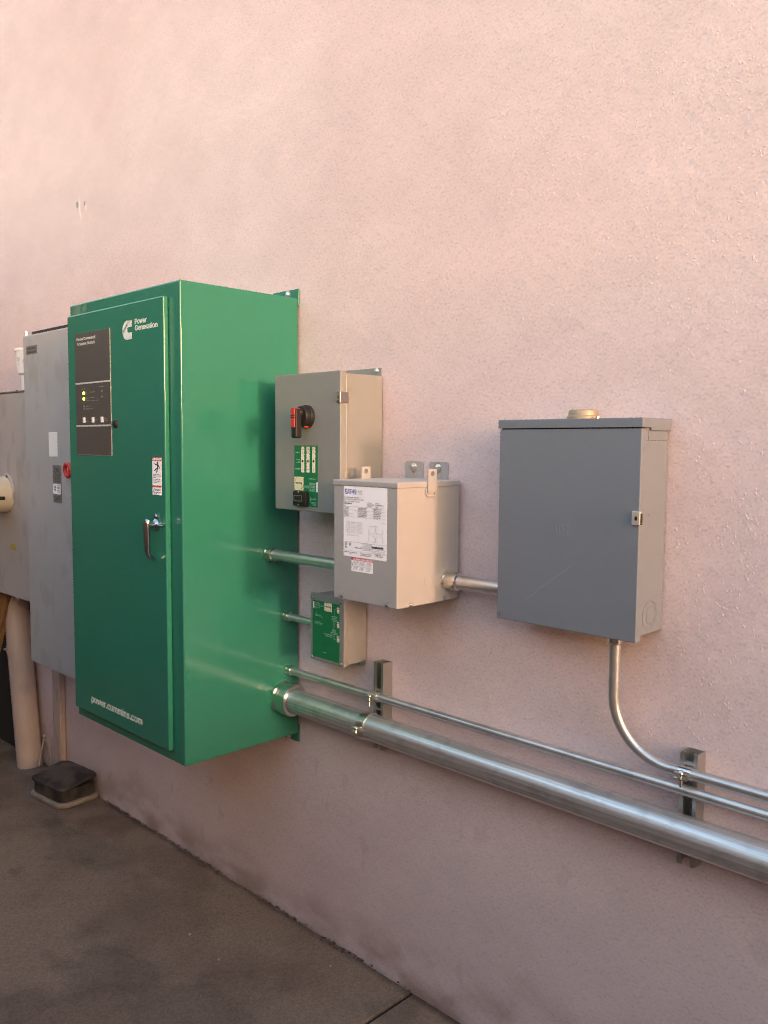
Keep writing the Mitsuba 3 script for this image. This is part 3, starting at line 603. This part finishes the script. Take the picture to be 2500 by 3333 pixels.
# ------------------------------------------------------------------ conduits
def connector(parent, x, y, z, r, into=-1, ln=None):
    """Compression fitting on a conduit along x, its locknut against a box face at x; the fitting reaches from there along +x (into=-1) or -x (into=1)."""
    s = -into
    ln = ln or r * 1.9
    a, b = x + s * .0005, x + s * (.0005 + .34 * r)
    part(parent, 'locknut', hexnut(min(a, b), max(a, b), y, z, r * 1.42, .35), 'm_zinc', 25)
    part(parent, 'connector', lathe([(r * 1.22, .34 * r), (r * 1.22, ln * .42), (r * 1.30, ln * .44), (r * 1.34, ln * .50), (r * 1.34, ln * .86), (r * 1.26, ln * .96), (r * 1.03, ln)], (x, y, z), (s, 0, 0), 40), 'm_zinc')

XE = 3.2
BY, BZ, BR = -0.0825, 0.8350, 0.0412
C1 = thing('large_conduit', 'thick galvanized steel conduit leaving the green cabinet low on its side', 'conduit')
part(C1, 'pipe', tube([(x, BY, BZ) for x in np.linspace(-2.26, XE, 40)], BR, 56), 'm_conduit')
connector(C1, -2.2601, BY, BZ, BR, -1, .075)
SY, SR = -.0535, .0132
C2 = thing('thin_conduit', 'thin galvanized conduit running just above the thick conduit', 'conduit')
part(C2, 'pipe', tube([(x, SY, .9226) for x in np.linspace(-2.26, XE, 40)], SR, 28), 'm_conduit')
connector(C2, -2.2601, SY, .9226, SR)
C3 = thing('bent_conduit', 'thin galvanized conduit dropping from the slate panel box and bending right', 'conduit')
xe, ye = -1.006, -.075
pts = [(xe, ye, z) for z in np.linspace(1.262, 1.115, 8)]
R_ = .145
for t in np.linspace(0, math.pi / 2, 22)[1:]:
    u = t / (math.pi / 2)
    pts.append((xe + R_ * (1 - math.cos(t)), ye + (SY - ye) * u, 0.9635 + R_ - R_ * math.sin(t)))
pts += [(x, SY, .9635) for x in np.linspace(xe + R_ + .05, XE, 30)]
part(C3, 'pipe', tube(pts, SR, 28), 'm_conduit_bent')
part(C3, 'connector', lathe([(SR * 1.45, -.001), (SR * 1.55, .004), (SR * 1.5, .009), (SR * 1.25, .011), (SR * 1.25, .022), (SR * 1.02, .025)], (xe, ye, qz0), (0, 0, -1), 28), 'm_zinc')
C4 = thing('cabinet_transformer_conduit', 'short grey conduit between the green cabinet and the transformer box', 'conduit')
part(C4, 'pipe', tube([(x, -.138, 1.333) for x in np.linspace(-2.258, tx0 + .001, 12)], .0172, 32), 'm_conduit')
connector(C4, -2.2601, -.138, 1.333, .0172, -1, .036)
C5 = thing('transformer_panel_conduit', 'short bright conduit between the transformer box and the slate panel box', 'conduit')
part(C5, 'pipe', tube([(x, -.068, 1.3218) for x in np.linspace(tx1 - .002, qx0 + .001, 12)], .0190, 32), 'm_conduit')
connector(C5, tx1 - .0025, -.068, 1.3218, .0190, -1, .050)
C6 = thing('nipple_conduit', 'stubby thin conduit between the green cabinet and the small surge box', 'conduit')
part(C6, 'pipe', tube([(x, -.066, 1.1130) for x in np.linspace(-2.258, mx0 + .003, 8)], .0125, 28), 'm_conduit')
connector(C6, -2.2601, -.066, 1.1130, .0125)
part(C6, 'connector', lathe([(.0158, 0), (.0160, .02), (.0135, .024)], (mx0 + .003, -.066, 1.1130), (-1, 0, 0), 28), 'm_conduit')

# strut channels: C profile open to the front, inturned lips
def strut(xc, z0, z1, label):
    t, w, d = .0026, .0206, .0405
    k = thing('strut_channel', label, 'strut channel', 'strut channels carrying the conduits')
    prof = unary_union([sbox(-w, 0, w, t), sbox(-w, 0, -w + t, d), sbox(w - t, 0, w, d), sbox(-w, d - t, -w + .0095, d), sbox(w - .0095, d - t, w, d), sbox(-w + .0070, d - .0095, -w + .0095, d), sbox(w - .0095, d - .0095, w - .0070, d)])
    m = trimesh.creation.extrude_polygon(prof, z1 - z0, engine='earcut')
    m.apply_transform(np.array([[1, 0, 0, xc], [0, -1, 0, -.0005], [0, 0, 1, z0], [0, 0, 0, 1.0]]))
    m.invert()
    part(k, 'channel', m, 'm_strut', False)
    part(k, 'anchor_bolt', screw(xc, -.0035, z1 - .035, .008), 'm_stainless')
    return k
strut(-1.8330, .752, 1.0265, 'left steel strut channel behind the conduits below the small surge box')
strut(-.8320, .7417, 1.0055, 'right steel strut channel behind the conduits near the bent conduit')

def clamp(xc, y, z, r, label):
    """Two half straps round a conduit along x, their ears meeting in front under a machine screw."""
    k = thing('pipe_clamp', label, 'pipe clamp')
    w, t = .015, .0022
    th0 = math.asin(min(.9, .006 / r))
    for sgn in (1, -1):
        a = np.linspace(math.pi - th0 if sgn > 0 else math.pi + th0, .25 if sgn > 0 else 2 * math.pi - .25, 28)
        o = [(y + (r + t) * math.cos(q), z + (r + t) * math.sin(q)) for q in a]
        i = [(y + (r + .0002) * math.cos(q), z + (r + .0002) * math.sin(q)) for q in a]
        ear = sbox(y - r - .021, z + sgn * .006 - t / 2, y - r * math.cos(th0) + .001, z + sgn * .006 + t / 2)
        sh = unary_union([Polygon(o + i[::-1]).buffer(0), ear])
        m = trimesh.creation.extrude_polygon(sh, 2 * w, engine='earcut')
        m.apply_transform(np.array([[0, 0, 1, xc - w], [1, 0, 0, 0], [0, 1, 0, 0], [0, 0, 0, 1.0]]))
        part(k, 'half_strap', m, 'm_zinc', 30)
    part(k, 'screw', cat(tube([(xc, y - r - .012, z + .012), (xc, y - r - .012, z - .026)], .0026, 10), lathe([(.0065, 0), (.0065, .002), (.004, .005), (0, .0055)], (xc, y - r - .012, z + .0071), (0, 0, 1), 14), hexnut(0, .004, 0, 0, .006).apply_transform(np.array([[0, 1, 0, xc], [0, 0, 1, y - r - .012], [1, 0, 0, z - .0115], [0, 0, 0, 1.0]]))), 'm_zinc')
    part(k, 'hook', rb(xc - .012, xc + .012, -.0400, -.026, z + r - .001, z + r + .006, .001, 8), 'm_strut')
clamp(-1.8330, BY, BZ, BR, 'large clamp round the thick conduit at the left strut channel')
clamp(-1.8330, SY, .9226, SR, 'small clamp round the thin conduit at the left strut channel')
clamp(-.8320, SY, .9635, SR, 'small clamp round the bent conduit at the right strut channel')

# ------------------------------------------------------------------ old switch box left of the green cabinet
O = thing('old_switch_box', 'tall scuffed grey disconnect box left of the green cabinet', 'electrical box')
part(O, 'body', rb(-3.905, -3.405, -.226, -.003, .690, 2.168, .004), 'm_grey_old')
part(O, 'cover', rb(-3.9265, -3.390, -.250, -.2275, .678, 2.1765, .004), 'm_grey_old')
part(O, 'top_gap', rb(-3.895, -3.41, -.222, -.008, 2.1650, 2.1965, .002, 8), 'm_gap')
part(O, 'hinge_pin', cat(tube([(-3.922, -.235, 2.172), (-3.922, -.235, 2.200)], .005, 12), tube([(-3.945, -.232, 2.189), (-3.885, -.228, 2.191)], .0028, 10)), 'm_zinc')
oy = -.250
npl = part(O, 'nameplate', rb(-3.8875, -3.774, oy - .0016, oy - .0001, 2.0905, 2.1280, .0006, 8), 'm_plate')
part(npl, 'print', front(unary_union([words(-3.880, -3.783, 2.1120, .0075, 400), sbox(-3.880, 2.0950, -3.782, 2.1010), sbox(-3.8865, 2.104, -3.775, 2.1055)]), oy - .0017, .0003), 'm_plate_ink', False)
part(O, 'blank_white_label', front(sbox(-3.6769, 1.6365, -3.5926, 1.7425), oy - .0001, .0004), 'm_cup', False)
op = part(O, 'on_off_plate', rb(-3.6425, -3.5600, oy - .0016, oy - .0001, 1.4358, 1.5994, .0006, 8), 'm_plate', label='grey plate reading ON above OFF')
part(op, 'lettering', cat(text('ON', -3.627, -3.581, 1.5670, .0200, oy - .0017, True, .0003), text('OFF', -3.633, -3.570, 1.4450, .0190, oy - .0017, True, .0003)), 'm_plate_ink', False)
part(op, 'small_print', front(unary_union([words(-3.632, -3.57, z, .004, 410 + i) for i, z in enumerate((1.555, 1.546, 1.537, 1.528))]), oy - .0017, .0003), 'm_plate_ink', False)
ws = part(op, 'white_sticker', front(sbox(-3.6404, 1.4740, -3.5645, 1.5185), oy - .0018, .0004), 'm_paper', False)
part(ws, 'print', front(unary_union([affinity.scale(Point(-3.619, 1.4985).buffer(.0085), 1, 1.35).difference(Point(-3.619, 1.4985).buffer(.004))] + [words(-3.60, -3.569, 1.510 - .007 * i, .003, 420 + i) for i in range(5)]), oy - .0023, .0002), 'm_plate_ink', False)
ring = tube([(-3.428 + .026 * math.cos(t), -.283 - .002 * math.sin(t), 1.5825 + .0255 * math.sin(t)) for t in np.linspace(0, 2 * math.pi, 33)], .0085, 12, False)
part(O, 'operating_handle', cat(ring, tube([(-3.416, -.283, 1.5825), (-3.385, -.275, 1.580), (-3.385, -.215, 1.575)], .008, 12)), 'm_red', True)

# ------------------------------------------------------------------ meter cabinet, far left
E_ = thing('meter_cabinet', 'wide grey meter cabinet at the left edge with a cream cylinder', 'electrical cabinet')
part(E_, 'body', rb(-5.30, -3.9330, -.198, -.003, .948, 1.930, .004), 'm_grey_meter')
part(E_, 'cover', rb(-5.30, -3.9335, -.220, -.1990, .942, 1.9300, .004), 'm_grey_meter')
part(E_, 'top_lip', rb(-5.31, -3.9325, -.224, -.003, 1.9315, 1.9385, .002, 8), 'm_plate')
part(E_, 'meter_ring', lathe([(.087, 0), (.089, .005), (.086, .010), (.07, .012)], (-4.2255, -.220, 1.4580), (0, -1, 0), 48), 'm_grey_meter')
part(E_, 'cylinder_cover', lathe([(.0865, .001), (.0865, .025), (.0865, .20), (.080, .214), (.0, .216)], (-4.229, -.220, 1.444), (0, -1, 0), 56), 'm_cream')
part(E_, 'lock_slot', cat([side(sbox(-.345, 1.4245, -.267, 1.4360).buffer(.0025), -4.1445, .0030)]), 'm_black', False)
part(E_, 'ring_screw', screw(-4.2, -.229, 1.530, .006), 'm_black')
part(E_, 'yellow_sticker', front(Polygon([(-4.218, 1.175), (-4.137, 1.173), (-4.140, 1.190), (-4.165, 1.205), (-4.205, 1.203)]), -.2201, .0004), 'm_yellow', False)
part(E_, 'lid_screw', lathe([(.005, 0), (.005, .006), (0, .007)], (-4.12, -.205, 1.9385), (0, 0, 1), 10), 'm_black')
part(E_, 'hasp', cat(rb(-4.155, -4.128, -.226, -.214, .930, .944, .001, 8), tube([(-4.15, -.218, .932), (-4.142, -.218, .922), (-4.134, -.218, .932)], .0022, 8)), 'm_strut')
CU = thing('drinking_cup', 'white takeaway cup standing on top of the meter cabinet', 'cup')
cx, cy_ = -4.122, -.140
cup = part(CU, 'cup', lathe([(0, .0005), (.036, .0005), (.0375, .004), (.0405, .075), (.0410, .078), (.0520, .084), (.0535, .090), (.0625, .192)], (cx, cy_, 1.9388), (0, 0, 1), 44), 'm_cup')
part(CU, 'lid', lathe([(.0635, .188), (.0660, .190), (.0665, .198), (.0645, .203), (.0610, .204), (.058, .200), (0, .199)], (cx, cy_, 1.9388), (0, 0, 1), 44), 'm_cup')
dirn = np.array([0.62, -0.78, 0])
def on_cup(shape):
    m = trimesh.util.concatenate([trimesh.creation.extrude_polygon(g, .0003, engine='earcut') for g in getattr(shape, 'geoms', [shape])])
    v = np.array(m.vertices); r = .0592 + .0010 * (v[:, 1] - .15) / .01 + v[:, 2]
    a0 = math.atan2(-0.93, 0.38)
    a = a0 + v[:, 0] / .059
    m.vertices = np.stack([cx + r * np.cos(a), cy_ + r * np.sin(a), 1.9388 + v[:, 1]], 1)
    return m
part(CU, 'print', on_cup(unary_union([Point(-.010, .150).buffer(.009).difference(Point(-.010, .150).buffer(.005)), sbox(-.012, .122, -.006, .132), sbox(.010, .128, .026, .132), sbox(.010, .138, .026, .142)])), 'm_ink_light', False)

VP = thing('painted_riser_pipe', 'fat pink painted pipe rising from the pavement to the meter cabinet', 'pipe')
top, bot = np.array([-4.515, -.085, .945]), np.array([-4.395, -.078, -.005])
part(VP, 'pipe', tube([top + (bot - top) * t for t in np.linspace(0, 1, 10)], .0625, 40), 'm_riser')
mid = top + (bot - top) * .36
part(VP, 'coupling_strap', cat(tube([mid + (bot - top) * t for t in (-.012, .012)], .0655, 40), rb(mid[0] - .085, mid[0] - .045, -.125, -.09, mid[2] - .020, mid[2] + .018, .004), tube([(mid[0] - .072, -.14, mid[2]), (mid[0] - .072, -.08, mid[2])], .006, 10)), 'm_riser')
mid2 = top + (bot - top) * .10
part(VP, 'upper_strap', cat(tube([mid2 + (bot - top) * t for t in (-.008, .008)], .0645, 40), lathe([(.008, 0), (.008, .01), (0, .012)], (mid2[0] + .01, mid2[1] - .064, mid2[2]), (0, -1, 0), 12)), 'm_riser')
DS = thing('painted_downspout', 'flat pink painted downspout on the wall behind the bait station', 'downspout')
part(DS, 'duct', rb(-4.205, -4.118, -.034, -.002, .0015, .71, .008), 'm_riser')
part(DS, 'edge_bead', tube([(-4.118, -.031, .03), (-4.118, -.031, .70)], .0042, 10), 'm_riser')

PL = thing('leaning_plank', 'orange brown wooden plank leaning below the meter cabinet', 'plank')
pm = rb(-.075, .075, -.019, .019, 0, 1.0, .003)
pv = np.array(pm.vertices)
a0, a1 = np.array([-4.705, -.30, .015]), np.array([-4.525, -.150, .925])
az = (a1 - a0); pl = np.linalg.norm(az); az /= pl
ax = np.cross([0, -1, 0], az); ax = np.cross(np.array([0.3, -.95, .1]), az); ax /= np.linalg.norm(ax); ayv = np.cross(az, ax)
pm.vertices = a0 + pv[:, :1] * ax + pv[:, 1:2] * ayv + pv[:, 2:] * pl * az
part(PL, 'board', pm, 'm_wood')
DB = thing('dark_board', 'dark sheet standing against the wall behind the leaning plank', 'board')
part(DB, 'sheet', rb(-5.4, -4.49, -.030, -.008, .001, .90, .003, 8), 'm_dark_board')

# ------------------------------------------------------------------ bait station on its paver
PV = thing('paver_tray', 'grey rounded paver under the black bait station', 'paver')
c0 = np.array([-3.888, -.122]); ang = math.radians(6.0)
def turned(m):
    m.apply_transform(trimesh.transformations.rotation_matrix(ang, [0, 0, 1])); m.apply_translation((c0[0], c0[1], 0)); return m
def rounded_slab(w, d, z0, z1, rad, r):
    c = [m3.Manifold.cylinder(z1 - z0 - 2 * r, rad - r, rad - r, 32)]
    s = m3.Manifold.sphere(r, 12)
    pts = []
    for sx in (-1, 1):
        for sy_ in (-1, 1):
            for t in np.linspace(0, 2 * math.pi, 25)[:-1]:
                for z in (z0 + r, z1 - r):
                    pts.append(s.translate((sx * (w / 2 - rad) + (rad - r) * math.cos(t), sy_ * (d / 2 - rad) + (rad - r) * math.sin(t), z)))
    return mesh_of(m3.Manifold.batch_hull(pts))
part(PV, 'slab', turned(rounded_slab(.300, .222, .001, .024, .05, .008)), 'm_paver')
BS = thing('bait_station', 'black plastic rodent bait station on the pavement against the wall', 'bait station')
part(BS, 'base', turned(rounded_slab(.268, .194, .0245, .082, .045, .006)), 'm_bait')
hull = []
s = m3.Manifold.sphere(.008, 12)
for sx in (-1, 1):
    for t in np.linspace(0, 2 * math.pi, 17)[:-1]:
        for yy, zz in ((-.067, .087), (.063, .112)):
            hull.append(s.translate((sx * .099 + .037 * math.cos(t), yy + .030 * math.sin(t), zz)))
hull += [s.translate((sx * .06, .02, .126)) for sx in (-1, 1)]
part(BS, 'lid', turned(mesh_of(m3.Manifold.batch_hull(hull))), 'm_bait')
part(BS, 'entry_hole', turned(cat(lathe([(.020, 0), (.020, .002), (0, .002)], (.122, -.045, .058), (1, 0, 0), 20))), 'm_black')
# pebbles and the dirt gathered along the foot of the wall
for x, y, r, lb in ((-1.985, -.103, .0040, 'tiny pale pebble on the pavement close to the foot of the wall'), (-2.459, -.332, .0060, 'tiny pebble on the pavement out in front of the green cabinet, the left one'), (-2.268, -.343, .0045, 'tiny pebble on the pavement right of and below the green cabinet')):
    k = thing('pebble', lb, 'pebble')
    pm = trimesh.creation.icosphere(2, r); pm.apply_scale([1.2, .9, .6]); pm.apply_translation((x, y, r * .5))
    scene[k] = mikit.ply(pm, 'm_pebble', True)
def dirt(n):
    v0, f0 = np.array(trimesh.creation.icosphere(1, 1.0).vertices), np.array(trimesh.creation.icosphere(1, 1.0).faces)
    x = rng.uniform(-3.7, -1.2, n * 4)
    d = meshkit.fbm(np.stack([x * 5, x * 0 + 3, x * 0], 1), 4, 5)
    x = x[rng.uniform(0, 1, n * 4) < np.clip((d - .38) * 3, .04, 1)][:n]
    k = len(x)
    y = -.004 - .022 * rng.uniform(0, 1, k) ** 2
    s = .0010 + .0026 * rng.uniform(0, 1, k) ** 3
    jit = 1 + .35 * (rng.uniform(0, 1, (k, len(v0), 1)) - .5)
    V = v0[None] * jit * s[:, None, None] * np.array([1.3, 1.0, .7]) + np.stack([x, y, s * .4], 1)[:, None]
    return trimesh.Trimesh(V.reshape(-1, 3), (f0[None] + (np.arange(k) * len(v0))[:, None, None]).reshape(-1, 3), process=False)
scene['dirt'] = mikit.ply(dirt(650), 'm_dirt', True)
labels['dirt'] = {'label': 'dark crumbs of dirt gathered where pavement and pink wall meet', 'category': 'dirt', 'kind': 'stuff'}

TI = thing('wire_loop', 'thin looped wire rising beside the pink riser pipe onto the bait station', 'wire')
part(TI, 'wire', tube([(-4.05, -.175, .115), (-4.09, -.150, .150), (-4.128, -.118, .205), (-4.140, -.105, .228), (-4.128, -.100, .215), (-4.112, -.092, .150), (-4.105, -.090, .060), (-4.105, -.090, .012)], .0040, 10), 'm_wire', True)
part(TI, 'knot', trimesh.creation.icosphere(2, .011).apply_translation((-4.138, -.106, .228)), 'm_wire', True)
